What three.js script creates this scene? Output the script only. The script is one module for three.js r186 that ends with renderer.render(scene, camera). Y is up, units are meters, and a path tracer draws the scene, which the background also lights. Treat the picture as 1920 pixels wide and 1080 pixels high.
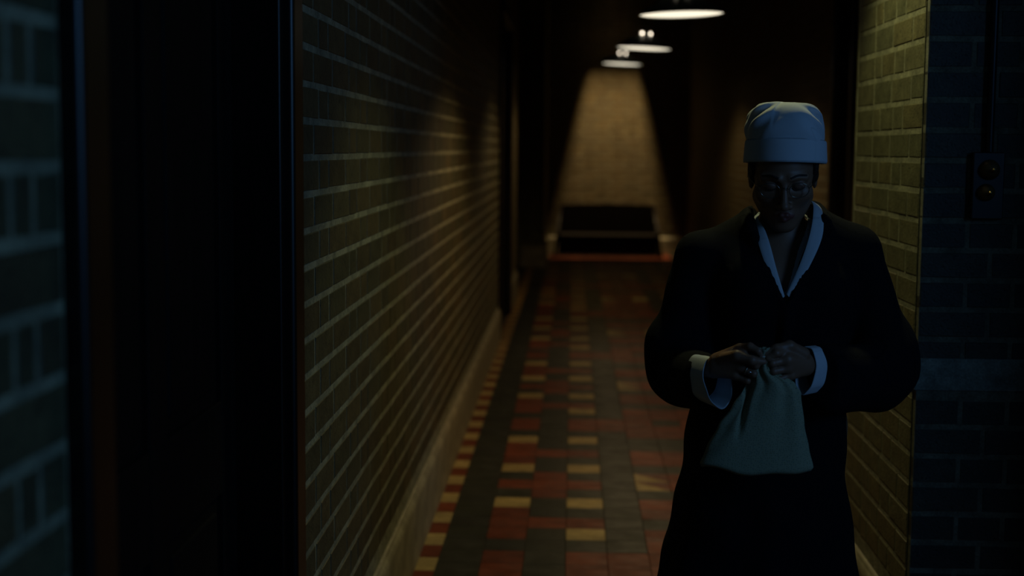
import * as THREE from 'three';
import { RoundedBoxGeometry } from 'three/addons/geometries/RoundedBoxGeometry.js';
import { mergeGeometries } from 'three/addons/utils/BufferGeometryUtils.js';
import { RectAreaLightUniformsLib } from 'three/addons/lights/RectAreaLightUniformsLib.js';

// ---------------------------------------------------------------- camera, sky, exposure
const scene = new THREE.Scene();
const camera = new THREE.PerspectiveCamera(23.05, 16 / 9, 0.05, 80);
camera.position.set(0, 1.53, 0);
camera.rotation.set(-0.09896, 0.04242, 0.00785, 'YXZ');
camera.updateMatrixWorld();
camera.focus = 3.3; camera.userData.fStop = 2.2;
scene.background = new THREE.Color(0.0006, 0.001, 0.002);           // night sky outside, the house is closed
RectAreaLightUniformsLib.init();
const renderer = new THREE.WebGLRenderer({ antialias: true });
renderer.toneMapping = THREE.LinearToneMapping;
renderer.toneMappingExposure = 1.0;
renderer.shadowMap.enabled = true;

// light levels of the place
const MOON = { color: [0.17, 0.46, 1.0], level: 4.3 };              // blue night light through the hall window
const WARM = [1.0, 0.72, 0.36], GLOW = [1.2, 1.08, 0.82];
const LAMPS = [                                                     // x, height of rim, depth, candela, tilt, turn, label
  [0.492, 2.15, 6.65, 2.4, 1.6, 0, 'pendant lamp seen largest, its neck cut off by the top of the picture'],
  [0.495, 2.245, 10.25, 1.5, -2.6, 0.3, 'middle one of the three pendant lamps, seen almost edge on'],
  [0.468, 2.36, 14.1, 1.1, -2.6, 0, 'pendant lamp seen smallest, hanging farthest down the corridor'],
  [0.5, 2.66, 4.0, 1.75, 0, 0, 'pendant lamp above the top edge of the picture, lighting the brick pier', 52, [0.95, 0.98, 0.46]],
];
const END_SPOT = 80;

// ---------------------------------------------------------------- helpers
let seed = 20240611;
const rnd = () => { seed = (seed + 0x6D2B79F5) | 0; let t = Math.imul(seed ^ (seed >>> 15), 1 | seed); t = (t + Math.imul(t ^ (t >>> 7), 61 | t)) ^ t; return ((t ^ (t >>> 14)) >>> 0) / 4294967296; };
const rr = (a, b) => a + (b - a) * rnd();
const V = (x, y, z) => new THREE.Vector3(x, y, z);
const names = new Map();
function numbered(name) { const n = names.get(name) || 0; names.set(name, n + 1); return n ? name + '_' + String(n).padStart(3, '0') : name; }
function thing(name, label, category, pos = [0, 0, 0], turn = 0, group, kind) {
  const o = new THREE.Group(); o.name = numbered(name); o.position.set(...pos); o.rotation.y = turn;
  o.userData = { label, category }; if (group) o.userData.group = group; if (kind) o.userData.kind = kind;
  scene.add(o); return o;
}
function part(parent, name, geo, mat, label) {
  const m = new THREE.Mesh(geo, mat); m.name = numbered(name); m.castShadow = m.receiveShadow = true;
  if (label) m.userData.label = label;
  parent.add(m); return m;
}
const merge = l => mergeGeometries(l.map(g => { const c = g.index ? g.toNonIndexed() : g; for (const k of Object.keys(c.attributes)) if (!['position', 'normal', 'uv', 'color'].includes(k)) c.deleteAttribute(k); return c; }));
function boxUV(g, s = 1) {                                          // uv in metres, by the main direction of each face
  const p = g.attributes.position, n = g.attributes.normal, uv = new Float32Array(p.count * 2);
  for (let i = 0; i < p.count; i++) {
    const ax = Math.abs(n.getX(i)), ay = Math.abs(n.getY(i)), az = Math.abs(n.getZ(i));
    const [a, b] = ax > ay && ax > az ? [p.getZ(i), p.getY(i)] : ay > az ? [p.getX(i), p.getZ(i)] : [p.getX(i), p.getY(i)];
    uv[2 * i] = a * s; uv[2 * i + 1] = b * s;
  }
  g.setAttribute('uv', new THREE.BufferAttribute(uv, 2)); return g;
}
function box(x0, x1, y0, y1, z0, z1, r = 0) {
  const w = x1 - x0, h = y1 - y0, d = z1 - z0;
  const g = r ? new RoundedBoxGeometry(w, h, d, 2, r) : new THREE.BoxGeometry(w, h, d);
  g.translate((x0 + x1) / 2, (y0 + y1) / 2, (z0 + z1) / 2); return boxUV(g);
}
const tube = (pts, r, n = 24, m = 8, closed = false) => new THREE.TubeGeometry(new THREE.CatmullRomCurve3(pts.map(p => V(...p)), closed), n, r, m, closed);
function noiseTexture(size, fn, srgb, rx = 1, ry = 1) {
  const d = new Uint8Array(size * size * 4);
  for (let y = 0; y < size; y++) for (let x = 0; x < size; x++) { const c = fn(x / size, y / size), i = 4 * (y * size + x); for (let k = 0; k < 3; k++) d[i + k] = Math.max(0, Math.min(255, c[k] * 255)); d[i + 3] = 255; }
  const t = new THREE.DataTexture(d, size, size); t.wrapS = t.wrapT = THREE.RepeatWrapping; t.magFilter = THREE.LinearFilter; t.repeat.set(rx, ry);
  if (srgb) t.colorSpace = THREE.SRGBColorSpace; t.needsUpdate = true; return t;
}
const hash = (x, y, s) => { let h = Math.imul(x, 374761393) + Math.imul(y, 668265263) + Math.imul(s, 2147483647 - 1013); h = Math.imul(h ^ (h >>> 13), 1274126177); return ((h ^ (h >>> 16)) >>> 0) / 4294967296; };
function vnoise(u, v, n, s, m = n) {                                // tiling value noise
  const x = u * n, y = v * m, i = Math.floor(x), j = Math.floor(y), a = x - i, b = y - j, fa = a * a * (3 - 2 * a), fb = b * b * (3 - 2 * b);
  const h = (p, q) => hash(((p % n) + n) % n, ((q % m) + m) % m, s);
  return (h(i, j) * (1 - fa) + h(i + 1, j) * fa) * (1 - fb) + (h(i, j + 1) * (1 - fa) + h(i + 1, j + 1) * fa) * fb;
}
const fbm = (u, v, n, s) => 0.5 * vnoise(u, v, n, s) + 0.28 * vnoise(u, v, n * 2, s + 1) + 0.22 * vnoise(u, v, n * 5, s + 2);

// ---------------------------------------------------------------- materials
const grainMap = noiseTexture(256, (u, v) => { const a = 0.78 + 0.3 * (fbm(u, v, 8, 3) - 0.5) + 0.16 * (vnoise(u, v, 90, 9) - 0.5); const pit = vnoise(u, v, 60, 21) > 0.86 ? 0.72 : 1; return [a * pit * 1.1, a * pit * 1.08, a * pit * 1.04]; }, true, 3.1, 3.1);
const grainBump = noiseTexture(256, (u, v) => { const a = 0.5 * fbm(u, v, 14, 33) + 0.35 * vnoise(u, v, 80, 5) + (vnoise(u, v, 60, 21) > 0.86 ? -0.2 : 0.1); return [a, a, a]; }, false, 3.1, 3.1);
const mortarMap = noiseTexture(256, (u, v) => { const a = 0.8 + 0.4 * (fbm(u, v, 10, 43) - 0.5) + 0.2 * (vnoise(u, v, 120, 49) - 0.5); return [a, a, a * 0.98]; }, true, 2.3, 2.3);
const woodMap = noiseTexture(256, (u, v) => { const g = vnoise(u, v, 40, 61, 3) * 0.6 + vnoise(u, v, 110, 65, 6) * 0.4; const a = 0.55 + 0.5 * g; return [a, a * 0.94, a * 0.86]; }, true, 1.4, 1.4);
const plasterBump = noiseTexture(256, (u, v) => { const a = fbm(u, v, 9, 71); return [a, a, a]; }, false, 1.2, 1.2);
const clothBump = noiseTexture(256, (u, v) => { const a = 0.5 + 0.25 * Math.sin(u * Math.PI * 2 * 64) * Math.sin(v * Math.PI * 2 * 64) + 0.4 * (fbm(u, v, 12, 81) - 0.5); return [a, a, a]; }, false, 6, 6);
const tileMap = noiseTexture(256, (u, v) => { const a = 0.86 + 0.34 * (fbm(u, v, 6, 91) - 0.5) + 0.1 * (vnoise(u, v, 100, 95) - 0.5); return [a, a * 0.99, a * 0.97]; }, true, 2.7, 2.7);
const tileRough = noiseTexture(256, (u, v) => { const a = 0.75 + 0.5 * (fbm(u, v, 7, 97) - 0.5); return [a, a, a]; }, false, 1.7, 1.7);
const printMap = noiseTexture(512, (u, v) => {                      // small sprigs scattered on pale cotton
  const n = 34, i = Math.floor(u * n), j = Math.floor(v * n); let c = [0.6, 0.6, 0.49];
  for (let a = -1; a <= 1; a++) for (let b = -1; b <= 1; b++) {
    const p = ((i + a) % n + n) % n, q = ((j + b) % n + n) % n, x = i + a + 0.2 + 0.6 * hash(p, q, 7), y = j + b + 0.2 + 0.6 * hash(p, q, 8), k = hash(p, q, 9);
    const dx = u * n - x, dy = v * n - y, t = k * 6.28, e = dx * Math.cos(t) + dy * Math.sin(t), f = -dx * Math.sin(t) + dy * Math.cos(t);
    if ((e * e) / 0.09 + (f * f) / 0.02 < 1 && k > 0.25) c = k > 0.7 ? [0.42, 0.46, 0.35] : k > 0.5 ? [0.48, 0.47, 0.34] : [0.38, 0.44, 0.4];
  }
  const w = 1 + 0.06 * (vnoise(u, v, 170, 12) - 0.5); return c.map(x => x * w);
}, true, 4, 4);

const S = (o) => new THREE.MeshStandardMaterial(o), C = (r, g, b) => new THREE.Color().setRGB(r, g, b);
const brickMat = S({ color: 0xffffff, vertexColors: true, map: grainMap, roughness: 0.62, bumpMap: grainBump, bumpScale: 0.0016 });
const mortarMat = S({ color: C(0.37, 0.34, 0.215), map: mortarMap, roughness: 0.95, bumpMap: grainBump, bumpScale: 0.002 });
const shadedMortarMat = S({ color: C(0.22, 0.205, 0.15), map: mortarMap, roughness: 0.95, bumpMap: grainBump, bumpScale: 0.002 });  // mortar darkened to paint in the shade on the right-hand hall wall
const plasterMat = S({ color: C(0.2, 0.18, 0.13), roughness: 0.95, bumpMap: plasterBump, bumpScale: 0.003 });
const ceilingMat = S({ color: C(0.1, 0.09, 0.07), roughness: 0.98, bumpMap: plasterBump, bumpScale: 0.003 });
const creamMat = S({ color: C(0.42, 0.37, 0.25), map: tileMap, roughness: 0.55, bumpMap: plasterBump, bumpScale: 0.0015 });
const stoneMat = S({ color: C(0.3, 0.32, 0.28), map: mortarMap, roughness: 0.85, bumpMap: grainBump, bumpScale: 0.0015 });
const woodMat = S({ color: C(0.011, 0.007, 0.0048), map: woodMap, roughness: 0.34 });
const doorMat = new THREE.MeshPhysicalMaterial({ specularIntensity: 0.3, color: C(0.011, 0.007, 0.0048), map: woodMap, roughness: 0.75 });
const benchMat = new THREE.MeshPhysicalMaterial({ color: C(0.006, 0.0035, 0.0025), map: woodMap, specularIntensity: 0.25, roughness: 0.6 });
const groutMat = S({ color: C(0.045, 0.035, 0.024), map: mortarMap, roughness: 0.9 });
const tileMat = new THREE.MeshPhysicalMaterial({ color: 0xffffff, vertexColors: true, map: tileMap, roughness: 0.6, roughnessMap: tileRough, specularIntensity: 0.5 });
const ironMat = S({ color: C(0.02, 0.02, 0.022), roughness: 0.35, metalness: 0.7 });
const bakeliteMat = S({ color: C(0.12, 0.08, 0.03), roughness: 0.5, metalness: 0.6 });
const matteBlackMat = S({ color: C(0.004, 0.004, 0.004), roughness: 1 });  // matt black paint that swallows stray bounce inside the spot hood
const brassMat = S({ color: C(0.5, 0.34, 0.12), roughness: 0.35, metalness: 1 });
const enamelMat = S({ color: C(0.2, 0.25, 0.2), roughness: 0.35 });
const galleryMat = S({ color: C(0.45, 0.47, 0.42), roughness: 0.35, metalness: 0.3 });
const cordMat = S({ color: C(0.03, 0.025, 0.02), roughness: 0.8 });

// ---------------------------------------------------------------- brick walls
const projected = new THREE.Vector3();
function showing(p, n, w, h) {                                      // how large a flat piece at p, facing n, shows in the photograph
  projected.copy(p).project(camera);
  if (Math.abs(projected.x) > 1.05 || Math.abs(projected.y) > 1.08 || projected.z > 1) return 0;
  const to = camera.position.clone().sub(p), d = to.length();
  return Math.max(0, n.dot(to) / d) * w * h / (d * d);
}
const pieceCache = new Map();
function chamferedPiece(w, h, depth, c, jitter, color, uvo, tri) {  // front face, bevels and sides; front at z = 0
  const q = (s, z) => [[-w / 2 + s, -h / 2 + s, z], [w / 2 - s, -h / 2 + s, z], [w / 2 - s, h / 2 - s, z], [-w / 2 + s, h / 2 - s, z]];
  const j = (l) => l.map(([x, y, z]) => [x + rr(-1, 1) * jitter, y + rr(-1, 1) * jitter, z + rr(-1, 0) * jitter]);
  let front = j(q(c, 0)), edge = j(q(0, -c)), back = edge.map(([x, y]) => [x, y, -depth]);
  if (tri) { const k = tri === 1 ? [0, 1, 3] : [1, 2, 3]; [front, edge, back] = [front, edge, back].map(l => k.map(i => l[i])); }
  const n = front.length, pos = [];
  for (let i = 1; i < n - 1; i++) pos.push(front[0], front[i], front[i + 1]);
  for (const [a, b] of [[front, edge], [edge, back]]) for (let i = 0; i < n; i++) { const k = (i + 1) % n; pos.push(b[i], b[k], a[k], b[i], a[k], a[i]); }
  const g = new THREE.BufferGeometry(); g.setAttribute('position', new THREE.Float32BufferAttribute(pos.flat(), 3)); g.computeVertexNormals(); boxUV(g);
  const uv = g.attributes.uv; for (let i = 0; i < uv.count; i++) uv.setXY(i, uv.getX(i) + uvo[0], uv.getY(i) + uvo[1]);
  g.setAttribute('color', new THREE.Float32BufferAttribute(pos.flatMap(() => color), 3)); return g;
}
function pieceGeo(w, h, depth, c, jitter, colors, tone, tri = 0) {
  const v = Math.floor(rnd() * 3), key = [w.toFixed(3), h.toFixed(3), depth, tone, v, colors[tone].join(), tri].join('|');
  if (!pieceCache.has(key)) pieceCache.set(key, chamferedPiece(w, h, depth, c, jitter, colors[tone], [rnd(), rnd()], tri));
  return pieceCache.get(key);
}
// pieces: [{x, y, z, geo, w, h}] in the wall's own axes, flat pieces facing `normal`; the 300 that show largest become parts, the rest one part
function placePieces(parent, name, pieces, mat, frame, normal, flat) {
  parent.updateMatrixWorld(); const nw = normal.clone().transformDirection(parent.matrixWorld);
  for (const p of pieces) p.s = showing(V(p.x, p.y, p.z).applyMatrix4(parent.matrixWorld), nw, p.w, p.h) + 1e-9 * rnd();
  const order = [...pieces].sort((a, b) => b.s - a.s), shown = order.filter((p, i) => i < 300 && p.s > 1e-7), rest = order.slice(shown.length);
  const turn = flat ? new THREE.Matrix4().makeRotationX(-Math.PI / 2) : new THREE.Matrix4();
  for (const p of shown) {
    const m = new THREE.Mesh(p.geo, mat); m.name = numbered(name); m.castShadow = m.receiveShadow = true;
    m.position.set(p.x, p.y, p.z); if (flat) m.rotation.x = -Math.PI / 2; parent.add(m);
  }
  if (rest.length) {
    const g = mergeGeometries(rest.map(p => p.geo.clone().applyMatrix4(turn).translate(p.x, p.y, p.z)));
    const m = part(parent, name + '_field', g, mat); m.userData.kind = 'stuff';
  }
}
const COURSE = 0.08, PHASE = 0.065, BED = 0.013, PERP = 0.010;
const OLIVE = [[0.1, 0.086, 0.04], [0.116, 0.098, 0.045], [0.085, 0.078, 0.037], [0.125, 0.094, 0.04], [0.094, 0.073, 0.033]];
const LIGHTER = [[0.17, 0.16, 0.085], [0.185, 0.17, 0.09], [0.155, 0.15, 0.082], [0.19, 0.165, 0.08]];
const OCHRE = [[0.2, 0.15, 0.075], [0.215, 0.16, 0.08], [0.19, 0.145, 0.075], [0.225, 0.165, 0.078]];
const SHADED = [[0.05, 0.045, 0.032], [0.06, 0.053, 0.037], [0.042, 0.038, 0.028]];  // same brickwork as the pier, with shade put into the colour
function brickWall({ name, label, pos, turn, length, height = 4.8, from = 0.26, top = 3.4, row, colors, mortar = mortarMat, thick = 0.18, skip, inset = 0 }) {
  const w = thing(name, label, 'wall', pos, turn, null, 'structure');
  part(w, 'mortar', box(inset, length, 0, height, -thick, -0.0016), mortar);
  const pieces = [];
  for (let k = Math.ceil((from - PHASE) / COURSE - 0.2); PHASE + COURSE * k < top; k++) {
    const y0 = Math.max(from, PHASE + COURSE * k) + BED / 2, y1 = PHASE + COURSE * (k + 1) - BED / 2, h = y1 - y0; if (h < 0.02) continue;
    let x = 0, i = 0;
    while (x < length - 0.02) {
      let l = row(k, i++); if (x + l > length - 0.05) l = length - x;
      const a = x + PERP / 2, b = x + l - (x + l > length - 0.01 ? 0.001 : PERP / 2); x += l;
      if (skip && skip(y0, y1, a, b)) continue;
      const tone = Math.floor(rnd() * colors.length);
      pieces.push({ x: (a + b) / 2, y: (y0 + y1) / 2, z: rr(0, 0.0008), w: b - a, h, geo: pieceGeo(b - a, h, 0.03, 0.0028, 0.001, colors, tone) });
    }
  }
  placePieces(w, 'brick', pieces, brickMat, null, V(0, 0, 1));
  return w;
}
const st = 0.25, hd = 0.125;
const monk = (k, i) => (k & 1) ? (i === 0 ? 0.065 : [st, hd, st][(i - 1) % 3]) : (i < 3 ? st : [hd, st, st][(i - 3) % 3]);
const XL = -0.58, XR = 1.65, XP = 0.93, DP = 3.82, END = 20.5, H = 4.8;

// setting: floor of encaustic tiles
{
  const f = thing('floor', 'corridor floor of red, cream and black clay tiles laid in strips', 'floor', [0, 0, 0], 0, null, 'structure');
  part(f, 'screed', box(XL - 1.6, 3.7, -0.16, -0.004, -END - 0.3, 3.2), groutMat);
  const RED = [[0.2, 0.036, 0.013], [0.23, 0.043, 0.015], [0.17, 0.03, 0.012]], CREAM = [[0.52, 0.38, 0.15], [0.48, 0.35, 0.14]], BLACK = [[0.03, 0.033, 0.024], [0.038, 0.04, 0.03], [0.026, 0.028, 0.022]];
  const rows = {                                                    // sixteen rows, near to far, then again
    A: 'BRRRCBRBCRRRCBRR', B: 'BBRBBRRRBBRBBBBB', C: 'BCRBCBRBCBRBCBRR', D: 'BBBBBBBBBBBBBBRR', E: 'RRBRRBCCBRRBBRRR', F: 'RRBRRBRRBRRBBRRB',
  };
  const u = 0.166, w = 0.157, d0 = 5.26, pieces = [];
  const tile = (x, d, tw, tl, kind, tri) => {
    const set = { R: RED, C: CREAM, B: BLACK }[kind];
    pieces.push({ x, y: rr(-0.0006, 0.0004), z: -d, w: tw, h: tl, geo: pieceGeo(tw - 0.002, tl - 0.002, 0.012, 0.0012, 0.0003, set, Math.floor(rnd() * set.length), tri) });
  };
  const cols = ['A', 'B', 'C', 'D', 'E', 'F', 'E', 'D', 'C', 'B', 'A'];
  for (let k = -16; d0 + u * k < END - 0.1; k++) {
    const d = d0 + u * (k + 0.5), r = ((k % 16) + 16) % 16;
    cols.forEach((c, i) => {
      const x = -0.325 + w * (i + 0.5);
      if (d < 19.2 && c === 'E' && (r === 6 || r === 7)) { const left = i < 5; tile(x, d, w, u, 'C', 1); tile(x, d, w, u, left ? 'R' : 'C', 2); return; }
      tile(x, d, w, u, d > 19.2 ? 'R' : rows[c][r]);
    });
    for (const x of [-0.405, 1.482]) tile(x, d, 0.16, u, 'B');
    for (const x of [-0.5325, 1.606]) tile(x, d + 0.058, 0.093, u, d > 19.2 || k & 1 ? 'R' : 'C');
  }
  placePieces(f, 'tile', pieces, tileMat, null, V(0, 1, 0), true);
}

// setting: walls
function plain(name, label, geo, mat, category = 'wall') { const m = part(scene, name, geo, mat, label); m.userData.kind = 'structure'; m.userData.category = category; return m; }
plain('wall_left_hall', 'left wall of the hall beside the camera', box(XL - 0.18, XL, 0, H, -0.385, 3.2), plasterMat);
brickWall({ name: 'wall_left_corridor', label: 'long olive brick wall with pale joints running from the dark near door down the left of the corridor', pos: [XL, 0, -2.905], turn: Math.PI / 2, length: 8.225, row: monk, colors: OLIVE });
brickWall({ name: 'wall_left_strip', label: 'narrow upright strip of lamplit brick between two dark openings far down on the left', pos: [XL, 0, -13.0], turn: Math.PI / 2, length: 1.6, row: monk, colors: OCHRE });
brickWall({ name: 'wall_right_corridor', label: 'dim brown brick wall on the right of the corridor behind the standing woman', pos: [XR, 0, -END], turn: -Math.PI / 2, length: END - 9.12, row: monk, colors: OCHRE });
brickWall({ name: 'wall_right_short', label: 'short piece of brown brick wall between the pale brick pier and the dark doorway', pos: [XR, 0, -8.43], turn: -Math.PI / 2, length: 8.43 - 4.72, row: monk, colors: OCHRE });
brickWall({ name: 'wall_end', label: 'brick end wall with a cone of warm lamplight above the dark bench', pos: [XL, 0, -END], turn: 0, length: XR - XL, row: monk, top: 4.2, colors: OCHRE });
const pierRows = [[0.165, 0.24, 0.24, 0.255], [0.255, 0.12, 0.17, 0.1, 0.255]];
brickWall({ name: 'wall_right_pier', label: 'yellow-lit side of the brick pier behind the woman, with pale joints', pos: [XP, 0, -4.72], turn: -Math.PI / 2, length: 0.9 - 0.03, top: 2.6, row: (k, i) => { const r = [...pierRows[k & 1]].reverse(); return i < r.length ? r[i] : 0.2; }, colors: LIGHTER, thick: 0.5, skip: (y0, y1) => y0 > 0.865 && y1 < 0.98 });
brickWall({ name: 'wall_right_hall', label: 'brick wall facing the camera at the right edge, colours darkened to paint its shade, with the light switch on it', pos: [XP, 0, -DP], turn: 0, length: 3.6 - XP, top: 2.6, row: (k, i) => i === 0 ? ((k & 1) ? 0.125 : 0.1875) : 0.125, colors: SHADED, mortar: shadedMortarMat, thick: 0.5, inset: 0.005, skip: (y0, y1) => y0 > 0.865 && y1 < 0.98 });
{ // the near part of the hall wall at left, courses of its own with closers at the door
  const w = thing('wall_left', 'blurred brick wall at the left edge of the picture with broad blue-grey joints', 'wall', [XL, 0, -1.585], Math.PI / 2, null, 'structure');
  part(w, 'mortar', box(-1.2, 0, 0, H, -0.18, -0.0016), mortarMat);
  const pieces = [];
  for (let k = 3; PHASE + COURSE * k < 2.6; k++) {
    const y0 = PHASE + COURSE * k + BED / 2, y1 = y0 + COURSE - BED; let x = 0, i = 0;
    while (x > -1.15) {
      const l = (k & 1) ? [0.085, 0.062, 0.25, 0.125, 0.25, 0.25, 0.25][i++] || 0.2 : [0.25, 0.25, 0.125, 0.25, 0.25][i++] || 0.2;
      pieces.push({ x: x - l / 2, y: (y0 + y1) / 2, z: rr(0, 0.0008), w: l, h: y1 - y0, geo: pieceGeo(l - PERP, y1 - y0, 0.03, 0.0028, 0.001, OLIVE, Math.floor(rnd() * 5)) }); x -= l;
    }
  }
  placePieces(w, 'brick', pieces, brickMat, null, V(0, 0, 1));
}
plain('ceiling', 'high dark ceiling above the corridor', box(XL - 1.6, 3.7, H, H + 0.15, -END - 0.3, 3.2), ceilingMat, 'ceiling');
plain('wall_back', 'plain plastered wall behind the camera', box(XL - 0.2, 3.8, 0, H, 3.0, 3.2), plasterMat);
plain('wall_above_door', 'wall above the dark near door', box(XL - 0.18, XL - 0.004, 2.36, H, -2.905, -1.585), mortarMat);
plain('wall_above_far_door', 'wall above the dark far door on the left', box(XL - 0.18, XL - 0.004, 2.7, H, -13.0, -11.13), mortarMat);
plain('wall_above_right_door', 'wall above the dark doorway on the right', box(XR + 0.004, XR + 0.18, 2.75, H, -9.12, -8.43), mortarMat);
plain('wall_passage', 'dark plastered wall of the side passage at the far left', merge([box(-2.0, -1.8, 0, H, -END, -13.0), box(-1.8, XL - 0.18, 0, H, -14.6, -14.45)]), plasterMat);
plain('wall_pier_back', 'back of the brick pier facing down the corridor', box(XP, XR + 0.1, 0, H, -4.74, -4.72), mortarMat);
{ // far left pier, in front of the end wall
  const w = brickWall({ name: 'wall_left_pier', label: 'dark brick pier at the far left in front of the end wall, with a pale plinth', pos: [-0.66, 0, -18.1], turn: 0, length: 0.3, top: 3.2, row: (k, i) => (k & 1) ? 0.15 : (i ? 0.12 : 0.18), colors: OLIVE, thick: 0.1 });
  part(w, 'core', box(-1.15, 0.29, 0, H, -2.4, -0.06), mortarMat);
}
// baseboards
function baseboard(name, label, pos, turn, l, h = 0.26) {
  const s = new THREE.Shape(); s.moveTo(0, 0); s.lineTo(0.022, 0); s.lineTo(0.022, h - 0.035); s.quadraticCurveTo(0.02, h - 0.02, 0.012, h - 0.012); s.quadraticCurveTo(0.008, h, 0, h); s.closePath();
  const g = new THREE.ExtrudeGeometry(s, { depth: l, bevelEnabled: false, curveSegments: 4 }); g.rotateY(Math.PI / 2); g.scale(1, 1, 1);
  // profile x -> -z after the turn: flip so that it stands proud along +z, length along +x
  g.applyMatrix4(new THREE.Matrix4().makeScale(1, 1, -1)); const p = g.index; if (p) for (let i = 0; i < p.count; i += 3) { const a = p.getX(i); p.setX(i, p.getX(i + 2)); p.setX(i + 2, a); } else { for (const k of ['position', 'normal', 'uv']) { const a = g.attributes[k]; for (let i = 0; i < a.count; i += 3) for (let c = 0; c < a.itemSize; c++) { const t = a.array[i * a.itemSize + c]; a.array[i * a.itemSize + c] = a.array[(i + 2) * a.itemSize + c]; a.array[(i + 2) * a.itemSize + c] = t; } } }
  g.computeVertexNormals(); boxUV(g);
  const m = plain(name, label, g, creamMat, 'baseboard'); m.position.set(...pos); m.rotation.y = turn; return m;
}
baseboard('baseboard_left', 'tall cream baseboard along the foot of the long left brick wall', [XL, 0, -2.905], Math.PI / 2, 8.225);
baseboard('baseboard_left_strip', 'cream baseboard under the narrow lit strip of brick far down on the left', [XL, 0, -13.0], Math.PI / 2, 1.6);
baseboard('baseboard_left_pier', 'pale grey plinth at the foot of the dark far left pier', [-0.66, 0, -18.1], 0, 0.3);
baseboard('baseboard_left_pier_side', 'side of the plinth of the far left pier', [-0.36, 0, -18.1], Math.PI / 2, 2.4);
baseboard('baseboard_end', 'cream baseboard of the end wall showing on both sides of the bench', [-0.36, 0, -END], 0, XR + 0.36);
baseboard('baseboard_right', 'baseboard of the right corridor wall beyond the dark doorway', [XR, 0, -END], -Math.PI / 2, END - 9.12);
baseboard('baseboard_right_short', 'baseboard of the right corridor wall behind the pier', [XR, 0, -8.43], -Math.PI / 2, 3.7);
baseboard('baseboard_pier', 'cream baseboard at the foot of the yellow-lit pier', [XP, 0, -4.72], -Math.PI / 2, 0.9);
baseboard('baseboard_right_hall', 'baseboard of the shaded brick wall at the right edge', [XP - 0.02, 0, -DP], 0, 2.6);
{ // pale string course at dado height round the corner of the pier
  const y0 = 0.885, y1 = 0.974;
  const t = thing('trim_1', 'pale stone band crossing the shaded right-hand brick wall at hip height', 'trim', [XP, 0, -DP], 0, null, 'structure');
  for (let i = 0; i < 5; i++) part(t, 'stone', box(i * 0.5 - 0.003, i * 0.5 + 0.493, y0, y1, -0.05, 0.003, 0.004), stoneMat);
  part(t, 'stone', box(-0.003, 0.05, y0, y1, -0.46, -0.055, 0.004), stoneMat); part(t, 'stone', box(-0.003, 0.05, y0, y1, -0.9, -0.465, 0.004), stoneMat);
}

// doors: dark wood, set back in the brickwork; own x runs along the wall, z out of it
function panelDoor(name, label, pos, turn, w, h, arch, handle) {
  const t = thing(name, label, 'door', pos, turn, null, 'structure');
  const a = arch;
  for (const [x0, x1] of [[0, a], [w - a, w]]) part(t, 'architrave', box(x0, x1, 0, h, -0.01, 0.026, 0.011), woodMat);
  part(t, 'architrave', box(0, w, h - a, h, -0.01, 0.028, 0.011), woodMat);
  for (const [x0, x1] of [[a - 0.02, a + 0.03], [w - a - 0.03, w - a + 0.02]]) part(t, 'jamb', box(x0, x1, 0, h - a, -0.17, 0.004, 0.004), woodMat);
  part(t, 'lintel', box(a, w - a, h - a - 0.03, h, -0.17, 0.0, 0.004), woodMat);
  const x0 = a + 0.032, x1 = w - a - 0.032, y1 = h - a - 0.035, zf = -0.09;
  const leaf = part(t, 'door_leaf', box(x0 + 0.01, x1 - 0.01, 0.008, y1 - 0.01, zf - 0.035, zf - 0.012), doorMat);
  const sw = 0.11, mid = (x0 + x1) / 2;
  for (const [p, q] of [[x0, x0 + sw], [x1 - sw, x1], [mid - 0.05, mid + 0.05]]) part(leaf, 'stile', box(p, q, 0.006, y1, zf - 0.04, zf, 0.004), doorMat);
  for (const [p, q] of [[0.006, 0.22], [0.86, 1.04], [y1 - 0.12, y1]]) part(leaf, 'rail', box(x0 + sw, x1 - sw, p, q, zf - 0.04, zf - 0.001, 0.004), doorMat);
  for (const [p, q] of [[x0 + sw + 0.03, mid - 0.08], [mid + 0.08, x1 - sw - 0.03]]) for (const [r, s] of [[0.25, 0.83], [1.07, y1 - 0.15]]) part(leaf, 'panel', box(p, q, r, s, zf - 0.03, zf - 0.004, 0.007), doorMat);
  if (handle) { const k = part(leaf, 'handle', new THREE.SphereGeometry(0.027, 20, 14).scale(1, 1, 0.8), ironMat); k.position.set(x1 - 0.055, 0.98, zf + 0.04); part(t, 'handle_plate', box(x1 - 0.085, x1 - 0.025, 0.88, 1.08, zf, zf + 0.006, 0.002), ironMat); }
  return t;
}
panelDoor('door_1', 'almost black panelled wooden door in its frame filling the near left of the picture', [XL, 0, -1.585], Math.PI / 2, 1.32, 2.36, 0.1, false);
panelDoor('door_2', 'dark wooden door far down the left brick wall, seen as a narrow dark upright band', [XL, 0, -11.13], Math.PI / 2, 1.87, 2.7, 0.12, false);
panelDoor('door_3', 'dark narrow doorway in the right corridor wall behind the woman', [XR, 0, -9.12], -Math.PI / 2, 0.69, 2.75, 0.08, false).position.z = -9.12;

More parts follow.
